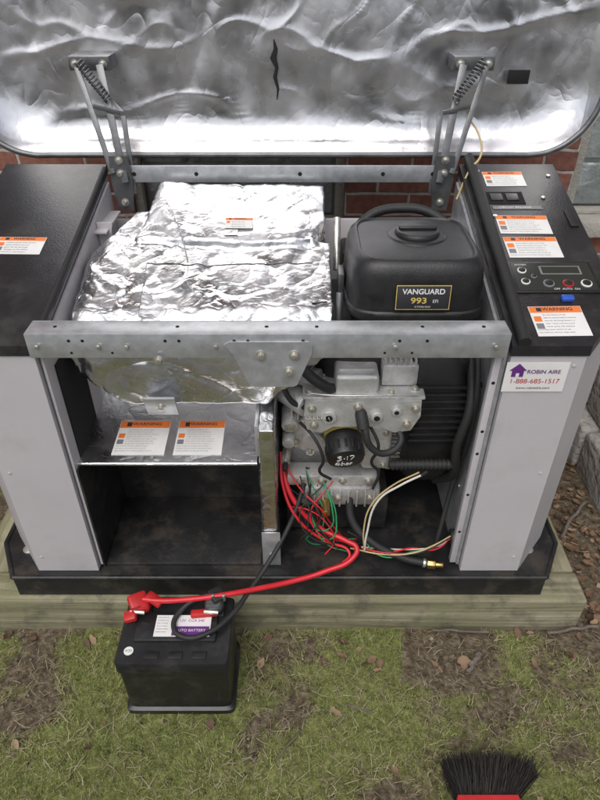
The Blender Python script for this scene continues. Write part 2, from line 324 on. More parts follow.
blades('soil_straw',4000,sm,.006,.03,.0006,1.45,.0,grass,inv=True)
def leaves(name,pts,smin,smax,par=None):
    Vs=[];Fs=[];R=[]
    for (x,y) in pts:
        s=random.uniform(smin,smax)*(.6+.4*random.random()); an=random.uniform(0,6.28); z=float(gheight(np.array([x]),np.array([y]))[0])+.006
        tx=random.uniform(-.7,.7); ty=random.uniform(-.7,.7); cur=random.uniform(.2,1.6); asp=random.uniform(.3,.7); rv=random.random(); b0=len(Vs); K=7
        for i in range(K):
            u=i/(K-1)*2-1; w=asp*(1-u*u)**.6*(1+.35*random.uniform(-1,1))+.02
            for sd in (-1,0,1):
                lx=u*s; ly=sd*w*s*random.uniform(.8,1.2); lz=cur*s*.5*(abs(sd)*w)+cur*s*.25*u*u+tx*lx*.5+ty*ly*.5
                Vs.append((x+lx*math.cos(an)-ly*math.sin(an),y+lx*math.sin(an)+ly*math.cos(an),z+max(lz,-.004))); R.append(rv)
        for i in range(K-1):
            for j in range(2): q=b0+i*3+j; Fs.append((q,q+3,q+4,q+1))
    me=npmesh(name,np.array(Vs),np.array(Fs)); at=me.attributes.new('rnd','FLOAT','POINT'); at.data.foreach_set('value',np.array(R,np.float32))
    return add(name,me,lm,par,True)
pts=[]
while len(pts)<60:
    x=random.uniform(-.9,1.0); y=random.uniform(.35,.92)
    if not blocked(np.array([x]),np.array([y]))[0]: pts.append((x,y))
for _ in range(34): pts.append((random.uniform(-.1,.7),random.uniform(.80,.905)))
for _ in range(14): pts.append((random.uniform(-.8,-.42),random.uniform(.86,.905)))
for _ in range(460): pts.append((random.uniform(.72,.90),random.uniform(.93,1.95)))
leaves('fallen_leaves',pts,.006,.019)
# crumbs of soil and bark on the ground
Vs=[];Fs=[];R=[]
for _ in range(3600):
    x=random.uniform(-.9,1.05); y=random.uniform(.35,1.0) if random.random()<.75 else random.uniform(.9,1.9)
    xa=np.array([x]);ya=np.array([y])
    if blocked(xa,ya)[0] or mossf(xa,ya)[0]>random.random()*1.2: continue
    s=random.uniform(.001,.0045); z=float(gheight(xa,ya)[0])+s*.5+.001; b0=len(Vs); st=random.uniform(.6,2.2); an=random.uniform(0,3.14)
    for dx,dy,dz in ((1,0,0),(-1,0,0),(0,1,0),(0,-1,0),(0,0,1),(0,0,-1)):
        j=random.uniform(.6,1.1); lx=dx*s*st*j; ly=dy*s*j; Vs.append((x+lx*math.cos(an)-ly*math.sin(an),y+lx*math.sin(an)+ly*math.cos(an),z+dz*s*.8*j)); 
    rv=random.random(); R+=[rv]*6
    for f_ in ((0,2,4),(2,1,4),(1,3,4),(3,0,4),(2,0,5),(1,2,5),(3,1,5),(0,3,5)): Fs.append([b0+q for q in f_])
me=npmesh('soil_crumbs',np.array(Vs),np.array(Fs)); at=me.attributes.new('rnd','FLOAT','POINT'); at.data.foreach_set('value',np.array(R,np.float32)); add('soil_crumbs',me,rndmat('crumbs',[(.05,.035,.025),(.12,.085,.06),(.26,.21,.16)],.95))
def twig(p0,p1,r):
    p0=Vector(p0);p1=Vector(p1); n=6; P=[p0.lerp(p1,i/n)+Vector((random.uniform(-1,1),random.uniform(-1,1),random.uniform(-.3,.3)))*r*.9 for i in range(n+1)]
    return tube('twig',P,r,bark)
twig((.405,.815,.008),(.44,.845,.01),.006); twig((.40,.80,.006),(.425,.83,.008),.005); twig((.62,.9,.008),(.75,.915,.012),.004); twig((.33,.925-.02,.01),(.47,.9,.01),.003)
twig((-.05,.6,.008),(0.0,.66,.008),.0018); twig((.1,.72,.008),(.16,.7,.008),.0018); twig((.75,1.2,.02),(.86,1.33,.03),.005)
# ---------------------------------------------------------------- wooden platform
plat=root('wooden_platform')
box('front_timber',-.83,.70,.917,1.005,-.02,.11,woodx,plat,.006,seg=3)
box('right_timber',.612,.698,1.007,1.75,-.02,.108,woody,plat,.006)
box('left_timber',-.828,-.742,1.007,1.75,-.02,.108,woody,plat,.006)
box('rear_timber',-.74,.61,1.66,1.745,-.02,.107,woodx,plat,.006)
box('gravel_fill',-.741,.611,1.006,1.659,-.02,.09,stone,plat,0)
# ---------------------------------------------------------------- generator
G=root('standby_generator')
cx=-.048
tray=[(-.686,.935),(.588,.935),(.645,1.04),(.645,1.62),(-.741,1.62),(-.741,1.04)]
prism('base_tray',tray,.112,.178,blackd,G,.005)
for i in range(6):
    a=Vector((*tray[i],.178)); c=Vector((*tray[(i+1)%6],.178)); tube('tray_rim',[a,a.lerp(c,.5),c],.0055,blackd,G)
for x in (-.675,.566): cyl('tray_washer',(x,1.02,.178),(x,1.02,.182),.015,bolt,G); hexbolt(G,(x,1.02,.182),(0,0,1),.007)
SL=.244
def zt(x,y): return .815+(y-.954)*SL
planR=[(.385,.954),(.523,.954),(.612,1.06),(.612,1.55),(.39,1.55)]
planL=[(-.484,.954),(-.474,1.55),(-.712,1.55),(-.712,1.06),(-.628,.954)]
def off(plan,d,cxx,cyy): return [(x+math.copysign(d,x-cxx),y+math.copysign(d,y-cyy)) for x,y in plan]
prism('right_cabinet',planR,.18,lambda x,y:zt(x,y)-.022,paint,G,.004)
prism('left_cabinet',planL,.18,lambda x,y:zt(x,y)-.022,paint,G,.004)
prism('right_console_top',off(planR,.003,.5,1.25),lambda x,y:zt(x,y)-.0215,zt,blackp,G,.005)
prism('left_console_top',off(planL,.003,-.6,1.25),lambda x,y:zt(x,y)-.0215,zt,blackp,G,.005)
box('back_panel',-.474,.39,1.535,1.548,.18,.83,paint,G)
for x in (-.61,.505): 
    for z in (.23,.5,.77): cyl('panel_rivet',(x,.9542,z),(x,.9525,z),.004,paint,G,seg=14,bevel=.0008)
# inner side plates
prism('right_inner_plate',[(.376,.965),(.382,.965),(.386,1.53),(.380,1.53)],.19,lambda x,y:zt(x,y)-.03,galv,G,.001)
prism('left_inner_plate',[(-.48,.965),(-.475,.965),(-.465,1.53),(-.47,1.53)],.19,lambda x,y:zt(x,y)-.03,paint,G,.001)
box('left_vent_shade',-.4745,-.471,1.0,1.13,.42,.74,darkhole,G,0)  # thin dark plate paints the shade of the vent recess
box('left_gusset',-.470,-.44,1.36,1.50,.86,.866,paint,G)
yprism('left_gusset_brace',[(-.466,.72),(-.43,.88),(-.466,.88)],1.38,1.386,paint,G,.001)
for i,(y,z) in enumerate([(1.0,.72),(1.0,.6),(1.0,.5),(1.0,.4),(1.0,.3),(1.05,.66),(1.05,.54),(1.12,.6),(1.06,.36)]):
    cyl('inner_hole',(.3762,y,z),(.3745,y,z),.006,darkhole if i%2 else bolt,G,seg=16,bevel=0)
box('inner_flange',.362,.376,.97,.985,.19,.78,paint,G,.001)
for z in (.30,.42,.54,.60,.72): cyl('flange_hole',(.369,.9702,z),(.369,.9694,z),.0035,darkhole,G,seg=12,bevel=0)
cyl('grommet',(.3768,1.0,.25),(.36,1.0,.25),.018,rubber,G)
# foam seal tubes
tube('console_seal',[(.402,.95,zt(0,.95)+.008),(.404,1.2,zt(0,1.2)+.014),(.41,1.56,zt(0,1.56)+.012)],.012,rubber,G)
tube('console_seal_left',[(-.482,.965,zt(0,.965)-.004),(-.478,1.2,zt(0,1.2)-.004),(-.474,1.54,zt(0,1.54)-.004)],.006,rubber,G)
# right console details
nrm=(0,-SL,1)
def cf(x,Y,rot=0): return frame((x,Y,zt(x,Y)+.0004),(1,0,0),nrm)@Matrix.Rotation(rot,4,'Z')
warn_label(G,cf(.482,1.488,.01),.094,.062)
warn_label(G,cf(.486,1.310,-.012),.112,.067)
warn_label(G,cf(.487,1.232,.006),.112,.07)
warn_label(G,cf(.483,1.014,.02),.10,.08)
f=cf(.475,1.41)
rect('breaker_recess',f,-.05,.035,-.024,.024,.001,darkhole,G)
for i in range(2): rect('breaker_switch',f,-.042+i*.036,-.014+i*.036,-.014,.014,.004,blackfl,G,.0015)
rect('id_strip',cf(.482,1.372),-.05,.06,-.006,.006,.001,greyink,G); text('id_text','CIRCUIT BREAKER',cf(.482,1.372),0,0,.009,.0015,white,G,'CENTER')
f=cf(.5,1.135)
rect('control_panel',f,-.08,.088,-.047,.048,.003,blackfl,G,.002)
rect('panel_inlay',f,-.074,.082,-.041,.043,.0036,screen,G,0)
rect('lcd_display',f,-.02,.062,.006,.032,.0045,greyink,G,0); rect('lcd_face',f,-.016,.058,.009,.029,.005,screen,G,0)
for x,y,r,mm in [(-.056,.018,.009,white),(-.056,-.016,.009,white),(-.036,.0,.006,greyink),(-.012,-.022,.011,greyink),(.026,-.022,.011,redc),(.062,-.022,.011,white)]:
    disc('button',f,x,y,r,.006,mm,G); disc('button_cap',f,x,y,r*.76,.0075,blackfl,G)
text('panel_text','OFF  AUTO  ON',f,.02,-.038,.007,.004,white,G,'CENTER'); text('panel_text2','SYSTEM',f,-.055,.036,.007,.004,white,G,'CENTER')
rect('blue_clip',cf(.512,1.07),-.012,.012,-.007,.007,.010,bluec,G,.003)
for x,y in [(.425,1.52),(.59,1.5),(.59,1.1),(.43,1.34),(.555,1.41)]:
    disc('screw',cf(x,y),0,0,.005,.003,bolt,G)
rect('latch_pad',cf(.595,1.33),-.009,.009,-.03,.03,.004,rubber,G,.001)
warn_label(G,cf(-.588,1.237,-.02),.10,.058)
# front sticker
f=frame((.44,.9525,.745),(1,0,0),(0,-1,0))
rect('service_sticker',f,-.060,.056,-.032,.034,.0008,white,G); rect('house_icon',f,-.048,-.026,.002,.016,.0014,purple,G); rect('house_door',f,-.040,-.034,.002,.010,.0018,white,G)
yprism('house_icon_roof',[(.387,.7612),(.419,.7612),(.403,.776)],.9505,.9518,purple,G,0)
text('sticker_name','ROBIN AIRE',f,-.02,.013,.0118,.0014,purple,G,bold=.0002); text('sticker_phone','1-888-685-1517',f,-.002,-.008,.0145,.0014,redc,G,'CENTER',bold=0); text('sticker_web','www.robinaire.com',f,-.002,-.023,.008,.0014,ink,G,'CENTER')
# front cross bar
box('cross_bar_face',-.488,.374,.946,.949,.792,.842,galv,G,.001)
box('cross_bar_top',-.488,.374,.9495,.992,.839,.842,galv,G,.001)
box('cross_bar_rear_lip',-.488,.374,.9925,.995,.815,.842,galv,G,.001)
for x in np.arange(-.46,.37,.0245):
    if random.random()<.3: cyl('bar_hole',(x,.9462,.828),(x,.9455,.828),.003,darkhole,G,seg=12,bevel=0)
    if random.random()<.2: cyl('bar_hole',(x,.9462,.803),(x,.9455,.803),.0025,darkhole,G,seg=12,bevel=0)
for x in (-.44,-.22,-.06,.03,.22,.33): cyl('bar_top_hole',(x,.972,.8415),(x,.972,.8426),.0035,darkhole,G,seg=12,bevel=0)
yprism('centre_bracket',[(-.135,.822),(-.125,.828),(.015,.828),(.022,.82),(.022,.805),(-.005,.735),(-.012,.731),(-.085,.731),(-.093,.735),(-.12,.80)],.942,.945,galv,G,.001)
for p in [(-.07,.80),(-.01,.80),(-.02,.765),(-.255,.79)]: hexbolt(G,(p[0],.9418,p[1]),(0,-1,0),.0065,.006)
for x in (-.31,-.36,-.15,.17,.35,-.47): hexbolt(G,(x,.9458,.817),(0,-1,0),.0042,.004,False)
# foil covered duct
def hull(bm,pts):
    vs=[bm.verts.new(p) for p in pts]; r=bmesh.ops.convex_hull(bm,input=vs); 
    for g in r['geom_interior']:
        if isinstance(g,bmesh.types.BMVert) and g.is_valid: bm.verts.remove(g)
def foilbody(name,hulls,vox,amp,mat,fsc=5,sm=3,big=0):
    bm=bmesh.new()
    for h in hulls: hull(bm,h)
    me=bpy.data.meshes.new(name); bm.to_mesh(me); bm.free()
    o=add(name,me,None); md=o.modifiers.new('r','REMESH'); md.mode='VOXEL'; md.voxel_size=vox
    dg=bpy.context.evaluated_depsgraph_get(); me2=bpy.data.meshes.new_from_object(o.evaluated_get(dg)); bpy.data.objects.remove(o)
    bm=bmesh.new(); bm.from_mesh(me2)
    for _ in range(sm): bmesh.ops.smooth_vert(bm,verts=bm.verts,factor=.5,use_axis_x=True,use_axis_y=True,use_axis_z=True)
    bm.normal_update()
    def rg(p,k=9): return max(0,1-abs(noise.noise(p))*k)
    for v in bm.verts:
        p=v.co; d=noise.noise(p*fsc)*amp*.6+noise.noise(p*6+Vector((2,5,3)))*big
        d+=rg(p*fsc*.8+Vector((3,1,7)))*amp*.6-rg(p*fsc*1.3+Vector((9,5,2)))*amp*.7+rg(p*fsc*2.4+Vector((4,4,4)))*amp*.32-rg(p*fsc*3.2+Vector((1,8,4)))*amp*.3
        v.co=p+v.normal*d
    bm.to_mesh(me2); bvh=BVHTree.FromBMesh(bm); bm.free(); me2.materials.clear()
    return add(name,me2,mat,G,True),bvh
A=[]
for x,z in [(-.466,.74),(-.45,.69),(-.36,.612),(-.07,.612),(.02,.70),(.065,.74)]: A+= [(x,1.045,z),(x,1.34,z)]
A+=[(-.466,1.048,.762),(.065,1.048,.768),(-.460,1.11,.803),(.067,1.11,.811),(-.458,1.25,.838),(-.40,1.36,.862),(.067,1.30,.868)]
Bh=[(-.37,1.30,.6),(.060,1.28,.6),(.06,1.51,.6),(-.345,1.51,.6),(-.36,1.31,.874),(-.1,1.28,.874),(.03,1.29,.880),(.058,1.36,.895),(.055,1.50,.928),(-.33,1.50,.932),(-.30,1.40,.915)]
Ch=[(-.466,1.15,.65),(-.466,1.36,.65),(-.3,1.45,.65),(-.462,1.15,.812),(-.462,1.29,.845),(-.38,1.42,.893),(-.2,1.15,.822),(-.2,1.45,.88)]
_,bvh=foilbody('foil_duct',[A,Bh,Ch],.005,.0052,foil,sm=1,big=.005)
def tape(path,w,lift=.0016):
    P=[Vector((x,y,0)) for x,y in path]; out=[]
    for a,c in zip(P,P[1:]):
        k=max(2,int((c-a).length/.006))
        for j in range(k): out.append((a.lerp(c,j/k),(c-a).normalized()))
    out.append((P[-1],(P[-1]-P[-2]).normalized()))
    Vv=[];nn=7
    for p,d in out:
        s=Vector((-d.y,d.x,0))
        for j in range(nn):
            q=p+s*(j/(nn-1)-.5)*(w+random.uniform(-.0008,.0008)); h=bvh.ray_cast(Vector((q.x,q.y,1.2)),Vector((0,0,-1)))[0]
            zz=h.z if h else (Vv[-1][2]-lift if Vv else .85); Vv.append((q.x,q.y,zz+lift))
    Ff=[(i*nn+j,i*nn+j+1,(i+1)*nn+j+1,(i+1)*nn+j) for i in range(len(out)-1) for j in range(nn-1)]
    add('foil_tape',npmesh('foil_tape',np.array(Vv),np.array(Ff)),tapem,G,True)
tape([(-.365,1.262),(-.18,1.250),(.045,1.258)],.040)
tape([(-.40,1.33),(-.345,1.25),(-.34,1.09)],.034)
tape([(-.155,1.49),(-.15,1.36),(-.152,1.30)],.030,.0024)
tape([(.035,1.46),(.038,1.33),(.04,1.12)],.03,.002)
def on(x,y,l=.002): h=bvh.ray_cast(Vector((x,y,1.2)),Vector((0,0,-1)))[0]; return (x,y,h.z+l)
za=on(-.165,1.335)[2]; zb=on(-.105,1.335)[2]; zc=on(-.135,1.35)[2]; zd=on(-.135,1.32)[2]
warn_label(G,frame((-.135,1.335,max((za+zb)/2,(zc+zd)/2)+.0015),(1,0,(zb-za)/.06),(0,-(zc-zd)/.03,1)),.062,.034)
tube('duct_seam',[on(x,y,0) for x,y in [(-.31,1.42),(-.285,1.37),(-.262,1.31),(-.24,1.24),(-.235,1.18),(-.215,1.15)]],.0016,tapem,G)
# bracket under duct
box('duct_bracket',-.32,-.255,1.020,1.026,.595,.655,galv,G,.001,rot=(.35,0,0)); hexbolt(G,(-.287,1.019,.625),(0,-1,-.3),.006)
# battery shelf
prism('battery_shelf',[(-.478,.985),(-.092,.985),(-.092,1.19),(-.478,1.19)],lambda x,y:.497+(y-.985)*.08,lambda x,y:.502+(y-.985)*.08,foils,G,.001)
tube('shelf_edge',[(-.478,.985,.4985),(-.3,.985,.4985),(-.092,.985,.4985)],.0045,foils,G)
prism('battery_shelf_riser',[(-.478,1.19),(-.092,1.19),(-.092,1.193),(-.478,1.193)],.49,.62,foil,G,0)
fn=(0,-.08,1)
for x,w in ((-.352,.114),(-.223,.105)): warn_label(G,frame((x,1.06,.502+.075*.08+.0006),(1,0,0),fn),w,.108)
prism('compartment_back',[(-.478,1.194),(-.092,1.194),(-.092,1.2),(-.478,1.2)],.18,.5,blackd,G,0)
prism('compartment_left',[(-.474,.965),(-.4705,.965),(-.4705,1.193),(-.474,1.193)],.18,.496,blackd,G,0)
box('compartment_floor',-.47,-.094,.97,1.193,.179,.186,blackd,G,.002)
foilbody('divider_foil',[[(x,y,z) for x in (-.088,-.052) for y in (.972,1.3) for z in (.185,.60)]],.006,.0025,foil,12,1)
box('divider_edge',-.089,-.046,.966,.969,.185,.30,galv,G,.001); hexbolt(G,(-.067,.966,.22),(0,-1,0),.005)
box('divider_top_strap',-.094,-.086,.985,1.15,.52,.60,galv,G,.001)
# ------------------------------- engine
E=G
def sup(name,cx_,cy_,rx,ry,prof,mat,e=5.5): return loft(name,[(cx_,cy_,rx*s,ry*s,z,e) for s,z in prof],mat,E,96)
ax_,ay_=.228,1.195
sup('air_cleaner_base',ax_,ay_,.128,.128,[(.8,.70),(.88,.72),(.93,.765),(.97,.775),(.985,.785),(.985,.80),(.96,.803)],blackfl,4.5)
sup('air_cleaner_cover',ax_,ay_,.138,.138,[(.94,.800),(1.0,.804),(1.01,.812),(1.0,.820),(.975,.823),(.965,.85),(.955,.875),(.935,.895),(.90,.909),(.84,.918),(.80,.920),(.785,.9165),(.77,.917),(.6,.921),(.35,.923),(.05,.9235)],blackfl,5)
# cap knob
cyl('cover_dish',(.235,1.20,.9225),(.235,1.20,.9265),.060,blackfl,E,r2=.054,seg=48)
cyl('cover_knob',(.235,1.20,.9255),(.235,1.20,.936),.046,blackfl,E,r2=.042,seg=48,bevel=.003)
box('knob_grip',.197,.273,1.192,1.208,.934,.943,blackfl,E,.004,seg=3)
f=frame((.232,1.0575,.858),(1,0,0),(0,-1,.10))
f=f@Matrix.Translation((0,-.0,.0045))
rect('brand_plate',f,-.050,.050,-.023,.023,.002,ink,E,.001); 
text('brand_text','VANGUARD',f,0,.012,.0145,.0024,white,E,'CENTER',bold=.0003); text('brand_text2','993',f,-.008,-.006,.016,.0024,yellow,E,'CENTER',sx=1.3,bold=.0003); text('brand_text3','EFI',f,.018,-.007,.009,.0024,white,E,'LEFT')
rect('brand_frame',f,-.0512,.0512,-.0242,.0242,.0012,yellow,E,.0)
text('model_line','V-TWIN OHV',f,0,-.018,.005,.0024,white,E,'CENTER')
for sx_ in (-1,1): box('cover_latch',ax_+sx_*.143-.006,ax_+sx_*.143+.006,1.17,1.22,.79,.85,steel,E,.002)
# crankcase / castings
box('crankcase',-.03,.20,1.12,1.42,.30,.62,alud,E,.015)
box('crankcase_foot',-.035,.22,1.08,1.40,.185,.30,blackd,E,.01)
loft('flywheel_housing',[(.15,1.26,.17,.17,.62,3),(.15,1.26,.175,.175,.66,3),(.15,1.26,.165,.165,.72,3)],blackfl,E)
box('cylinder_cover',.072,.162,1.035,1.15,.632,.690,alu,E,.008,seg=3)
box('cylinder_cover_lip',.064,.170,1.029,1.158,.628,.638,alu,E,.003)
f=frame((.117,1.09,.6905),(1,0,0),(0,0,1)); text('cast_text','VANGUARD',f,0,.015,.014,.0,alud,E,'CENTER'); text('cast_text2','OHV',f,0,-.008,.014,.0,alud,E,'CENTER')
rect('cast_ridge',f,-.036,.036,.028,.031,.003,alu,E); rect('cast_ridge',f,-.036,.036,-.032,-.029,.003,alu,E)
yprism('intake_bracket',[(.012,.640),(.25,.640),(.252,.60),(.235,.562),(.20,.556),(.17,.572),(.07,.572),(.045,.555),(.015,.565),(.008,.60)],1.02,1.045,alu,E,.005)
box('intake_bracket_top',.005,.258,1.022,1.13,.64,.648,alu,E,.003)
for x,z in ((.025,.62),(.24,.62),(.03,.578),(.225,.58),(.12,.625)): hexbolt(E,(x,1.0195,z),(0,-1,0),.006,.006)
for x,y in ((.02,1.04),(.05,1.10),(.19,1.04),(.24,1.05)): hexbolt(E,(x,y,.648),(0,0,1),.006,.006)
for x,z,r in ((.06,.60,.016),(.16,.60,.013),(.2,.615,.01)): cyl('casting_boss',(x,1.02,z),(x,1.012,z),r,alu,E,bevel=.002); cyl('casting_bore',(x,1.0118,z),(x,1.0112,z),r*.5,darkhole,E,bevel=0)
box('regulator',.17,.245,1.06,1.13,.65,.70,alu,E,.004)
for i in range(7): box('regulator_fin',.173+i*.0105,.177+i*.0105,1.062,1.128,.70,.712,alu,E,.0005)
box('id_plate_block',.252,.30,1.08,1.12,.60,.70,blackfl,E,.005)
f=frame((.276,1.0742,.650),(1,0,0),(0,-1,0)); rect('qr_backing',f,-.02,.02,-.038,.036,-.005,alud,E); rect('qr_label',f,-.019,.019,-.036,.034,.0008,white,E); rect('qr_label_top',f,-.019,.019,.022,.034,.0012,yellow,E)
for i in range(7):
    for j in range(7):
        if random.random()<.5: rect('qr_cell',f,-.014+i*.004,-.010+i*.004,-.014+j*.004,-.010+j*.004,.0012,ink,E)
text('qr_text','MODEL 613477',f,-.016,-.02,.005,.0012,ink,E); text('qr_text','CODE 01',f,-.016,-.027,.005,.0012,ink,E)
# black shroud and fins
loft('blower_shroud',[(.30,1.20,.055,.12,.36,5),(.295,1.20,.075,.14,.40,5),(.295,1.20,.078,.142,.60,5),(.29,1.20,.07,.135,.70,5),(.28,1.2,.05,.11,.73,5)],blackfl,E)
for i in range(9): box('shroud_rib',.24,.355,1.052,1.062,.50+i*.018,.507+i*.018,blackfl,E,.002)
for i in range(12): box('cylinder_fin',.20,.27,1.075,1.2,.40+i*.0115,.4045+i*.0115,alud,E,0)
for i in range(14): cyl('corrugated_hose',(.205+i*.0095,1.03,.455),(.2105+i*.0095,1.03,.455),.0125,rubber,E,seg=18,bevel=.001)
cyl('corrugated_core',(.20,1.03,.455),(.345,1.03,.455),.0105,rubber,E)
# front engine castings (left)
cyl('oil_pump_cover',(.035,1.13,.50),(.035,1.085,.49),.062,alu,E,seg=40,bevel=.006)
cyl('oil_pump_cap',(.03,1.09,.49),(.03,1.07,.486),.026,alu,E,seg=32,bevel=.003)
for k in range(7):
    a=k*2*math.pi/7; hexbolt(E,(.035+.05*math.cos(a),1.086,.492+.05*math.sin(a)),(0,-1,-.1),.006,.006)
cyl('boss',(-.022,1.12,.545),(-.022,1.06,.54),.019,alu,E,bevel=.003); cyl('boss',(-.026,1.1,.50),(-.026,1.05,.497),.014,alu,E,bevel=.003)
cyl('boss_plug',(-.022,1.065,.54),(-.022,1.055,.54),.012,bolt,E,seg=6)
cyl('sensor',(-.03,1.09,.45),(-.033,1.05,.44),.011,bolt,E,seg=6); cyl('sensor_tip',(-.033,1.05,.44),(-.034,1.03,.437),.006,rubber,E)
cyl('starter_motor',(-.035,1.12,.60),(.02,1.06,.60),.03,alu,E,bevel=.004); cyl('solenoid',(-.03,1.10,.66),(.04,1.07,.66),.022,alud,E)
for k in range(5): box('casting_web',-.02+k*.014,-.016+k*.014,1.07,1.12,.55,.60,alu,E,.001)
box('engine_mount',-.03,.18,1.05,1.10,.37,.40,alu,E,.004); box('sump',.0,.19,1.04,1.2,.31,.37,alud,E,.012)
for x in (.0,.05,.1,.16): hexbolt(E,(x,1.0495,.385),(0,-1,0),.006,.006)
for x in (.02,.09,.165): hexbolt(E,(x,1.0395,.34),(0,-1,0),.006,.006)
for k in range(9): box('sump_rib',.012+k*.02,.016+k*.02,1.034,1.04,.315,.365,alu,E,.001)
box('side_cover',.14,.205,1.05,1.12,.42,.55,alu,E,.010,seg=3)
for z in (.435,.53): hexbolt(E,(.19,1.0495,z),(0,-1,0),.005,.005)
cyl('drain_valve',(.06,1.04,.33),(.06,1.0,.325),.012,brass,E,seg=6)
# oil filter
p0=Vector((.09,1.12,.535)); p1=Vector((.10,1.005,.49)); d=(p1-p0).normalized()
cyl('oil_filter',p0,p1,.041,blackfl,E,seg=48,bevel=.006); cyl('oil_filter_band',p0+d*.055,p0+d*.066,.0417,yellow,E,seg=48,bevel=0)
for k in range(16):
    a=k*math.pi/8; X=Vector((1,0,0)); Yv=d.cross(X); q=p1-d*.012+(X*math.cos(a)+Yv*math.sin(a))*.0405; cyl('filter_flute',q,q-d*.02,.003,blackfl,E,seg=8,bevel=0)
f=frame(p1+d*.0006,(1,.12,.05),d)
def scrawl(strokes,ox,oy,s):
    for st in strokes: tube('paint_marker',[f@Vector((ox+x*s,oy+y*s,.0006)) for x,y in st],.0009,white,E)
scrawl([[(0,1),(.5,1.05),(.2,.6),(.55,.4),(.3,0),(0,.05)],[(.85,.4),(1.0,.4)],[(1.3,.9),(1.32,0)],[(1.6,1),(2.1,1),(1.8,0)]],-.020,.004,.017)
scrawl([[(.3,1),(0,.4),(.55,.45)],[(.45,.8),(.42,-.05)],[(.9,1),(.88,0),(1.0,.45),(1.2,.4),(1.25,0)],[(1.5,.4),(1.45,.05),(1.75,.05),(1.75,.4),(1.5,.4)],[(2.0,.4),(2.02,0),(2.1,.35),(2.3,.45)]],-.022,-.020,.016)
# hoses
tube('fuel_hose',[(.13,1.03,.60),(.135,1.0,.585),(.15,.99,.54),(.185,.995,.52),(.215,1.01,.54),(.21,1.03,.56)],.0075,rubber,E)
cyl('spark_boot',(.125,1.03,.615),(.133,1.0,.58),.013,rubber,E)
tube('vacuum_hose',[(.0,1.08,.70),(-.03,1.06,.68),(-.02,1.05,.62),(.01,1.05,.60)],.006,rubber,E)
tube('breather_hose',[(.36,1.1,.70),(.355,1.03,.62),(.34,1.02,.52),(.35,1.04,.42),(.33,1.1,.34)],.010,rubber,E)
tube('harness',[(.37,1.2,.75),(.362,1.05,.7),(.366,1.03,.55),(.36,1.05,.4),(.33,1.0,.22)],.006,rubber,E)
tube('intake_hose',[(-.03,1.10,.72),(.01,1.04,.70),(.05,1.03,.67),(.07,1.05,.65)],.011,rubber,E)
tube('sensor_lead',[(.0,1.05,.56),(.03,1.01,.55),(.05,1.0,.50),(.045,1.02,.44),(.07,1.03,.41)],.0035,rubber,E)
tube('sensor_lead2',[(.15,1.04,.56),(.17,1.02,.52),(.16,1.03,.46),(.18,1.04,.42),(.17,1.04,.37)],.0035,rubber,E)
tube('linkage',[(.02,1.02,.66),(.06,1.01,.662),(.19,1.01,.662),(.24,1.02,.655)],.0018,bolt,E)
tube('choke_spring',[(.01+i*.002,1.012+.004*math.cos(i*1.6),.60+.004*math.sin(i*1.6)) for i in range(28)],.0009,bolt,E)
cyl('vertical_pipe',(.083,1.30,.80),(.083,1.36,.90),.008,bolt,E); cyl('vertical_pipe2',(.078,1.1,.72),(.08,1.13,.83),.007,steel,E)
tube('crankcase_hose',[(.12,1.36,.80),(.14,1.40,.87),(.25,1.42,.90),(.33,1.39,.88),(.36,1.33,.84)],.011,rubber,E)
box('alternator_body',-.30,.05,1.22,1.48,.2,.58,blackd,E,.02)
box('rear_radiator_box',.10,.36,1.40,1.50,.3,.80,blackd,E,.01)
# wiring
def wire(pts,r,m,name='wire'): return tube(name,pts,r,m,G)
wire([(-.03,1.06,.42),(.0,1.03,.38),(.05,1.0,.34),(.07,1.01,.29),(.10,1.01,.24)],.0018,redp)
wire([(-.02,1.02,.33),(.02,1.0,.34),(.06,.99,.31),(.08,.98,.25),(.06,.97,.22)],.0016,redp)
wire([(.055,1.04,.39),(.075,1.0,.34),(.07,.99,.29),(.04,.99,.285),(.03,1.0,.31)],.0019,greenw)
wire([(.07,1.04,.36),(.085,1.0,.31),(.075,.98,.265),(.05,.985,.26)],.0019,greenw)
wire([(.01,1.05,.36),(.03,1.0,.31),(.06,.98,.25),(.12,.98,.215)],.0016,greenw)
wire([(.0,1.05,.40),(.02,1.0,.35),(.045,.98,.30),(.09,.97,.24)],.0018,rubber)
wire([(.155,.985,.215),(.158,.99,.27),(.18,1.0,.374),(.225,1.0,.42),(.276,1.0,.456)],.0026,whitew)
wire([(.155,.985,.22),(.15,.99,.28),(.165,1.0,.36),(.21,1.01,.41),(.265,1.01,.45)],.002,yelw)
wire([(.268,1.0,.45),(.28,1.0,.462)],.0035,rubber)
for i,mm in enumerate([redp,whitew,redp,greenw,rubber,yelw]):
    o=random.uniform
    wire([(.365,1.0,.25+i*.002-.006),(.33+o(-.01,.01),.98+o(-.01,.01),.24+o(-.01,.01)),(.27,.97+o(-.01,.01),.225+o(-.008,.012)),(.2+o(-.02,.02),.98+o(-.015,.015),.215+o(-.005,.015)),(.13+o(-.02,.02),1.0+o(-.02,.02),.22+o(-.01,.03))],.002,mm)
for i in range(8):
    o=random.uniform
    wire([(o(-.03,.08),1.05,o(.33,.42)),(o(-.02,.09),1.0+o(-.02,.02),o(.25,.33)),(o(0,.12),.99+o(-.02,.02),o(.21,.25)),(o(.05,.18),1.02,o(.2,.22))],.0015,[rubber,redp,rubber,greenw,rubber,rubber,redp,rubber][i])
wire([(.12,1.06,.36),(.124,1.02,.286),(.172,.99,.241),(.25,.965,.212),(.305,.955,.205)],.0095,rubber,'drain_hose')
cyl('hose_fitting',(.303,.955,.205),(.322,.952,.205),.0115,brass,G,seg=6); cyl('hose_nipple',(.322,.952,.205),(.340,.95,.205),.0075,brass,G)
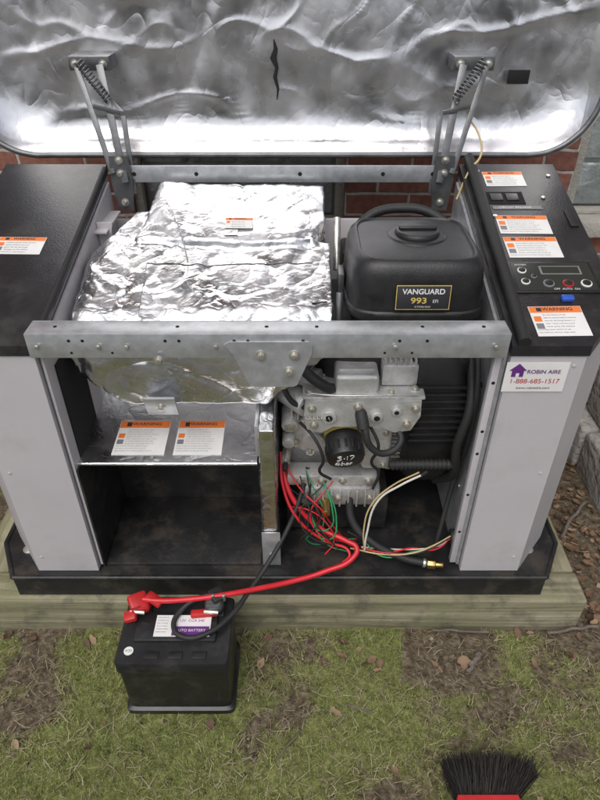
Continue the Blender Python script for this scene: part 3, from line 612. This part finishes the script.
cyl('hose_clamp',(.293,.957,.206),(.300,.956,.2055),.0110,bolt,G)
# ------------------------------- hinge frame and lid
box('hinge_bar',-.444,.366,1.525,1.528,.926,.966,galv,G,.001); box('hinge_bar_flange',-.444,.366,1.5285,1.56,.926,.929,galv,G,.001)
for x in (-.40,-.25,0,.2,.32): cyl('bar_hole',(x,1.5252,.946),(x,1.5245,.946),.005,darkhole,G,seg=12,bevel=0)
tilt=math.radians(3.2)
LM=Matrix.Translation((-.04,1.60,.970))@Matrix.Rotation(-tilt,4,'X')   # local: x, y=depth(back), z up along lid
def lp(x,y,z): return LM@Vector((x,y,z))
LW=.76; LH=.68; 
def outline(n,ix,rad):
    pts=[]; hw=LW-ix; z0=ix; z1=LH-ix; r=max(rad-ix,.02)
    cs=[(hw-r,z0+r,-90),(hw-r,z1-r,0),(-hw+r,z1-r,90),(-hw+r,z0+r,180)]
    for cxx,czz,a0 in cs:
        for i in range(n):
            a=math.radians(a0+90*i/(n-1)); pts.append((cxx+r*math.cos(a),czz+r*math.sin(a)))
    out=[]
    for i in range(len(pts)):
        a=Vector(pts[i]); b_=Vector(pts[(i+1)%len(pts)]); d=(b_-a).length; k=60 if d>.05 else 1
        for j in range(k): out.append(tuple(a.lerp(b_,j/k)))
    return out
RAD=.15
base=outline(14,0,RAD); cen=Vector((0,LH/2))
rings=[]; K=110
def rg(p,k=6): return max(0,1-abs(noise.noise(p))*k)
for k in range(K+1):
    s=1-k/K; s=max(s,.004); dist=(1-s)
    depth=.085*(1-math.exp(-dist*16)) 
    row=[]
    for (x,z) in base:
        px=x*s; pz=cen.y+(z-cen.y)*s
        p=Vector((px*2.6,pz*2.6,0)); pr=Vector((px*1.2+pz*1.6,pz*2.2-px*1.4,0)); pq=Vector((px*3.4-pz*.9,pz*1.1+px*.5,4))
        w=noise.noise(p*.7+Vector((5,2,1)))*.008
        w+=-rg(pr*2.2+Vector((1,7,3)),5)**2*.0020+rg(pq*1.6,5)**2*.0018-rg(p*2.8+Vector((2,2,9)),5)**2*.0012
        w*=min(1,dist*8)
        row.append(lp(px,depth+w-.004*min(1,dist*10),pz))
    rings.append(row)
n=len(base); Vv=[v for r_ in rings for v in r_]; Ff=[]
for k in range(K):
    for i in range(n): Ff.append((k*n+i,k*n+(i+1)%n,(k+1)*n+(i+1)%n,(k+1)*n+i))
me=npmesh('lid_foil_lining',np.array([tuple(v) for v in Vv]),np.array(Ff)); add('lid_foil_lining',me,foil2,G,True)
# outer shell
bm=bmesh.new(); R=[]
for s,dp in ((1.0,-.004),(1.012,-.004),(1.015,.02),(1.0,.10),(.96,.135),(.0,.145)):
    R.append([bm.verts.new(lp(x*s if s else x*.001,dp,cen.y+(z-cen.y)*(s if s else .001))) for x,z in base])
for a,c in zip(R,R[1:]):
    for i in range(n): bm.faces.new((a[i],a[(i+1)%n],c[(i+1)%n],c[i]))
frombm('lid_shell',bm,paint,G,smooth=True)
tube('lid_seal',[lp(x*.995,-.007,cen.y+(z-cen.y)*.995) for x,z in base[::3]],.007,steel,G,True)
# dark split in the lining
def sliver(name,pts):
    Vv=[];
    for x,z,w in pts: Vv+= [tuple(lp(x-w,.073,z)),tuple(lp(x,.071,z)),tuple(lp(x+w,.073,z))]
    Ff=[(i*3+j,i*3+j+1,i*3+j+4,i*3+j+3) for i in range(len(pts)-1) for j in range(2)]
    add(name,npmesh(name,np.array(Vv),np.array(Ff)),darkhole,G)
sliver('lid_tear',[(-.022,.245,.001),(-.018,.225,.005),(-.024,.205,.008),(-.016,.185,.004),(-.021,.165,.005),(-.014,.14,.003),(-.017,.115,.001)])
box('lid_clip',.50,.55,1.655,1.665,1.12,1.15,darkhole,G,.001)
# hinge arms
for sx_,xc in ((1,-.43),(-1,.345)):
    f_=lambda x,y,z:(xc+sx_*x,y,z)
    def bar(name,a,c,w,m_=steel):
        a=Vector(a);c=Vector(c); d=c-a; bm=bmesh.new(); bmesh.ops.create_cube(bm,size=1)
        for v in bm.verts: v.co=Vector((v.co.x*w,v.co.y*.004,v.co.z*d.length))
        zz=d.normalized(); xx=(Vector((1,0,0))-zz*zz.x).normalized(); yy=zz.cross(xx)
        mt=Matrix((xx,yy,zz)).transposed().to_4x4(); mt.translation=(a+c)/2
        bmesh.ops.transform(bm,matrix=mt,verts=bm.verts); frombm(name,bm,m_,G,bevel=.0008)
    yprism('hinge_plate',[(xc-.018,.86),(xc+.018,.86),(xc+.026,.93),(xc+.022,.99),(xc-.022,.99),(xc-.026,.93)],1.518,1.523,steel,G,.001)
    for zq in (.88,.95,.98): hexbolt(G,(xc,1.518,zq),(0,-1,0),.006)
    bar('hinge_arm',f_(.01,1.51,.93),f_(-.03,1.60,1.17),.017); bar('hinge_arm2',f_(-.018,1.515,.95),f_(-.085,1.605,1.165),.013)
    bar('hinge_arm3',f_(.026,1.52,.90),f_(.018,1.555,1.07),.012)
    bar('hinge_link',f_(-.018,1.512,1.0),f_(.026,1.512,1.0),.010); bar('hinge_link2',f_(-.05,1.56,1.09),f_(.012,1.56,1.075),.010)
    P=[]
    a=Vector(f_(-.075,1.585,1.18)); c=Vector(f_(-.012,1.565,1.10)); zz=(c-a).normalized(); xx=zz.orthogonal().normalized(); yy=zz.cross(xx)
    for i in range(90): th=i*.9; P.append(a.lerp(c,i/89)+(xx*math.cos(th)+yy*math.sin(th))*.009)
    tube('hinge_spring',P,.0022,steel,G)
    box('lid_bracket',min(f_(-.105,0,0)[0],f_(-.01,0,0)[0]),max(f_(-.105,0,0)[0],f_(-.01,0,0)[0]),1.612,1.68,1.155,1.185,steel,G,.002)
    for q in (-.09,-.025): hexbolt(G,f_(q,1.611,1.17),(0,-1,0),.006)
tube('lid_wire',[(.40,1.60,1.06),(.425,1.57,1.03),(.43,1.53,.99),(.40,1.5,.96),(.375,1.48,.90)],.0026,yelw,G)
# ---------------------------------------------------------------- battery
B=root('car_battery'); batm=M('battery_case',(.014,.014,.015),.35,0,.3,15,.06,200,dirt=.7,dcol=(.06,.055,.05),ds=12)
x0,x1,y0,y1=-.386,-.150,.703,.868
loft('case',[((x0+x1)/2,(y0+y1)/2,.122,.086,.0,16),((x0+x1)/2,(y0+y1)/2,.122,.086,.014,16),((x0+x1)/2,(y0+y1)/2,.115,.079,.018,16),((x0+x1)/2,(y0+y1)/2,.116,.080,.160,16),((x0+x1)/2,(y0+y1)/2,.120,.084,.163,16),((x0+x1)/2,(y0+y1)/2,.120,.084,.192,16),((x0+x1)/2,(y0+y1)/2,.117,.081,.197,16)],batm,B,128)
box('lid_raise',x0+.03,x1-.03,y0+.05,y1-.045,.1965,.204,batm,B,.003)
for i in range(3): box('vent_rib',x0+.06+i*.05,x0+.09+i*.05,y0+.012,y0+.028,.1965,.1995,batm,B,.001)
f=frame(((x0+x1)/2+.012,y0+.085,.2043),(1,0,0),(0,0,1))
rect('top_label',f,-.058,.062,-.026,.026,.0008,white,B); rect('label_purple',f,-.02,.060,-.024,-.002,.0013,purple,B); text('label_text','AUTO BATTERY',f,.02,-.012,.009,.0016,white,B,'CENTER'); text('label_text2','12V  CCA 540',f,.02,.012,.009,.0012,purple,B,'CENTER')
for i in range(6): text('label_print',' '.join(random.choice(WORDS) for _ in range(3))[:13],f,-.055,.02-i*.007,.0045,.0012,greyink,B)
cyl('date_sticker',(x0+.025,y0+.03,.197),(x0+.025,y0+.03,.1978),.010,white,B,seg=24,bevel=0); text('date_text','4/20',frame((x0+.025,y0+.03,.1982),(1,0,0),(0,0,1)),0,0,.008,0,greenw,B,'CENTER')
for x in (x0+.035,x1-.04):
    cyl('terminal_post',(x,y1-.035,.196),(x,y1-.035,.228),.010,bolt,B,r2=.0085); box('terminal_base',x-.022,x+.022,y1-.055,y1-.012,.196,.203,batm,B,.002)
def clamp(x,m_):
    loft('cable_clamp',[(x,y1-.035,.019,.016,.207,3),(x,y1-.035,.021,.018,.212,3),(x,y1-.035,.020,.017,.226,3),(x,y1-.035,.016,.013,.232,3)],m_,B); cyl('clamp_bolt',(x-.02,y1-.055,.22),(x+.012,y1-.058,.22),.005,bolt,B,seg=6)
clamp(x0+.035,redc); clamp(x1-.04,steel)
box('positive_cover',x0+.008,x0+.05,y1-.052,y1-.018,.222,.240,redc,B,.006,rot=(.2,.3,.5)); box('positive_cover_flap',x0+.045,x0+.085,y1-.045,y1-.022,.226,.240,redc,B,.005,rot=(0,.3,-.45))
box('positive_hinge',x0+.002,x0+.03,y1-.075,y1-.05,.205,.222,redc,B,.005,rot=(.2,-.2,.2))
box('red_cap',x1-.09,x1-.03,y1-.062,y1-.045,.205,.218,redc,B,.004,rot=(0,0,.1))
box('negative_lug',x1-.05,x1-.018,y1-.04,y1-.005,.226,.240,rubber,B,.004,rot=(0,.15,.6))
for q in (-1,1): cyl('hold_bolt',(x1-.03+q*.012,y1-.03,.225),(x1-.03+q*.012,y1-.03,.245),.004,bolt,B,seg=6)
tube('battery_cable',[(-.04,1.10,.42),(-.036,1.06,.39),(-.018,1.03,.35),(.047,1.0,.28),(.11,.975,.262),(.133,.96,.255),(.125,.945,.24),(.06,.925,.215),(-.024,.90,.208),(-.10,.87,.222),(-.165,.845,.236),(-.25,.835,.232),(-.31,.83,.235),(-.345,.832,.238)],.0062,redp)
tube('battery_cable',[(.019,1.08,.40),(-.0,1.03,.35),(-.03,.985,.29),(-.075,.93,.235),(-.115,.87,.215),(-.15,.81,.212),(-.20,.765,.211),(-.245,.757,.210),(-.272,.78,.211),(-.262,.818,.216),(-.21,.842,.235),(-.175,.845,.236)],.0058,rubber)
tube('battery_cable',[(-.045,1.09,.44),(-.04,1.04,.38),(-.005,1.0,.31),(.06,.985,.25),(.118,.965,.228),(.10,.945,.218)],.0036,redp)
# ---------------------------------------------------------------- broom
Br=root('broom')
cols=rndmat('bristles',[(.010,.010,.010),(.025,.022,.020),(.06,.052,.045)],.5)
nb=3400; u=np.random.rand(nb); w=np.random.rand(nb); BX=.020; BY=-.022
bx0=.29+u*.105+BX; by0=.52+np.random.uniform(-.003,.004,nb)+BY; bz0=.03+w*.04
fan=-.008+u*.070; ln=np.random.uniform(.060,.098,nb)*(1-.45*(u-.45)**2)+.008*np.sin(u*40)
ex=bx0+fan+np.random.normal(0,.010,nb); ey=by0+ln; ez=.014+w*.04+np.random.normal(0,.006,nb); ez=np.maximum(ez,.006)
P0=np.stack([bx0,by0,bz0],1); P1=np.stack([ex,ey,ez],1); mid=(P0+P1)/2+np.stack([np.random.normal(0,.003,nb),np.zeros(nb),np.random.normal(.004,.003,nb)],1)
W=np.stack([np.full(nb,.0007),np.zeros(nb),np.zeros(nb)],1)
Vv=np.stack([P0-W,P0+W,mid+W,mid-W,P1+W*.8,P1-W*.8],1).reshape(-1,3); i=np.arange(nb)*6
Ff=np.concatenate([np.stack([i,i+1,i+2,i+3],1),np.stack([i+3,i+2,i+4,i+5],1)])
me=npmesh('bristles',Vv,Ff); at=me.attributes.new('rnd','FLOAT','POINT'); at.data.foreach_set('value',np.repeat(np.random.rand(nb),6).astype(np.float32)); add('bristles',me,cols,Br)
prism('broom_head',[(x+BX,y+BY) for x,y in [(.284,.527),(.277,.50),(.30,.42),(.33,.39),(.37,.39),(.39,.42),(.406,.50),(.400,.527)]],.022,.078,redc,Br,.010)
prism('broom_band',[(x+BX,y+BY) for x,y in [(.292,.511),(.294,.492),(.390,.492),(.392,.511)]],.078,.0795,white,Br,.0005)
cyl('broom_socket',(.365,.385,.05),(.365,.305,.07),.02,redc,Br); cyl('broom_handle',(.365,.325,.065),(.345,-.55,.30),.012,woody,Br)
# ---------------------------------------------------------------- house
H=root('brick_house'); WY=2.0
def wall(x0,x1,z0,z1): box('brick_wall',x0,x1,WY,WY+.2,z0,z1,brick,H,0)
WX=.865; WZ=.615
wall(-6,-.54,-.1,3); wall(-.54,.145,-.1,.585); wall(-.54,.145,1.5,3); wall(.145,WX,-.1,3); wall(WX,1.75,-.1,WZ); wall(WX,1.75,1.6,3); wall(1.75,6,-.1,3)
def window(x0,x1,z0,z1):
    box('window_sill',x0-.05,x1+.05,WY-.055,WY+.12,z0-.055,z0-.001,concrete,H,.005)
    fw=.03
    for a,b_,c,d in ((x0,x0+fw,z0,z1),(x1-fw,x1,z0,z1),(x0+fw,x1-fw,z0,z0+.015),(x0+fw,x1-fw,z1-fw,z1)): box('window_surround',a,b_,WY+.015,WY+.10,c,d,concrete,H,.003)
    gx0,gx1,gz0,gz1=x0+fw,x1-fw,z0+.015,z1-fw
    box('mortar_bed',gx0,gx1,WY+.065,WY+.085,gz0,gz1,vinyl,H,0)
    nxx=max(1,round((gx1-gx0)/.15)); nzz=max(1,round((gz1-gz0)/.15)); sx=(gx1-gx0)/nxx; sz=(gz1-gz0)/nzz
    for i in range(nxx):
        for j in range(nzz): box('glass_block',gx0+i*sx+.006,gx0+(i+1)*sx-.006,WY+.045,WY+.075,gz0+j*sz+.006,gz0+(j+1)*sz-.006,gblock,H,.008,seg=3)
window(-.54,.145,.64,1.5); window(WX,1.75,WZ+.055,1.6)
box('eave',-6.2,6.2,WY-.4,WY+.3,3.0,3.12,vinyl,H,.01)
# stone edging
St=root('stone_retaining_wall')
for r_ in range(2):
    y=1.28+.12*r_
    while y<1.95:
        l=random.uniform(.2,.3); l=min(l,1.985-y)
        box('stone_block',.905+random.uniform(-.01,.01)+.03*r_,1.35,y,y+l-.008,-.03+r_*.19,.155+r_*.19,stone,St,.014,rot=(0,0,random.uniform(-.02,.02)),seg=3); y+=l
# unseen tree row added behind the viewer for dark reflections in the lid
tm=rndmat('reflection_foliage',[(.04,.042,.035),(.07,.075,.06),(.12,.12,.10)],.9)
tr=root('reflection_trees')
nb=9000; X=np.random.uniform(-30,30,nb); top=1.5+4.5*numnoise(X*.35,X*0,21,4); Z=np.random.rand(nb)**.8*top; Y=-20+np.random.normal(0,1.3,nb)
s=np.random.uniform(.2,.55,(nb,1)); C=np.stack([X,Y,Z],1)
d1=np.random.normal(0,1,(nb,3)); d1/=np.linalg.norm(d1,axis=1,keepdims=True); d2=np.cross(d1,np.random.normal(0,1,(nb,3))); d2/=np.linalg.norm(d2,axis=1,keepdims=True)
Vv=np.stack([C-d1*s,C+d2*s*.6,C+d1*s,C-d2*s*.6],1).reshape(-1,3); i=np.arange(nb)*4
me=npmesh('foliage',Vv,np.stack([i,i+1,i+2,i+3],1)); at=me.attributes.new('rnd','FLOAT','POINT'); at.data.foreach_set('value',np.repeat(np.random.rand(nb),4).astype(np.float32)); add('foliage',me,tm,tr)
for x in np.arange(-29,30,3.3): cyl('trunk',(x,-20,0),(x+.3,-20,3.2),.2,bark,tr,r2=.08,bevel=0)
# ---------------------------------------------------------------- light, sky, camera
w=bpy.data.worlds.new('World'); S.world=w; w.use_nodes=True; t=w.node_tree; bg=t.nodes['Background']
sk=t.nodes.new('ShaderNodeTexSky'); sk.sky_type='NISHITA'; sk.sun_disc=False; sk.sun_elevation=math.radians(58); sk.sun_rotation=math.radians(200); sk.air_density=1; sk.dust_density=4; sk.ozone_density=.6
hsv=t.nodes.new('ShaderNodeHueSaturation'); hsv.inputs['Saturation'].default_value=.45; t.links.new(sk.outputs[0],hsv.inputs['Color']); t.links.new(hsv.outputs[0],bg.inputs[0]); bg.inputs[1].default_value=.15
sun=bpy.data.lights.new('sun','SUN'); sun.energy=1.1; sun.angle=math.radians(50); sun.color=(1,.995,.985); so=bpy.data.objects.new('sun',sun); COL.objects.link(so)
el=math.radians(58); azr=math.radians(200); dirv=Vector((math.sin(azr)*math.cos(el),math.cos(azr)*math.cos(el),math.sin(el))); so.rotation_euler=dirv.to_track_quat('Z','Y').to_euler(); so.location=(0,-2,5)
cam=bpy.data.cameras.new('camera'); cam.lens=27.9; cam.sensor_width=36; cam.clip_end=1000; cam.clip_start=.02
co=bpy.data.objects.new('camera',cam); COL.objects.link(co); co.location=(0,0,1.4); co.rotation_euler=(math.radians(53.4),0,0); S.camera=co
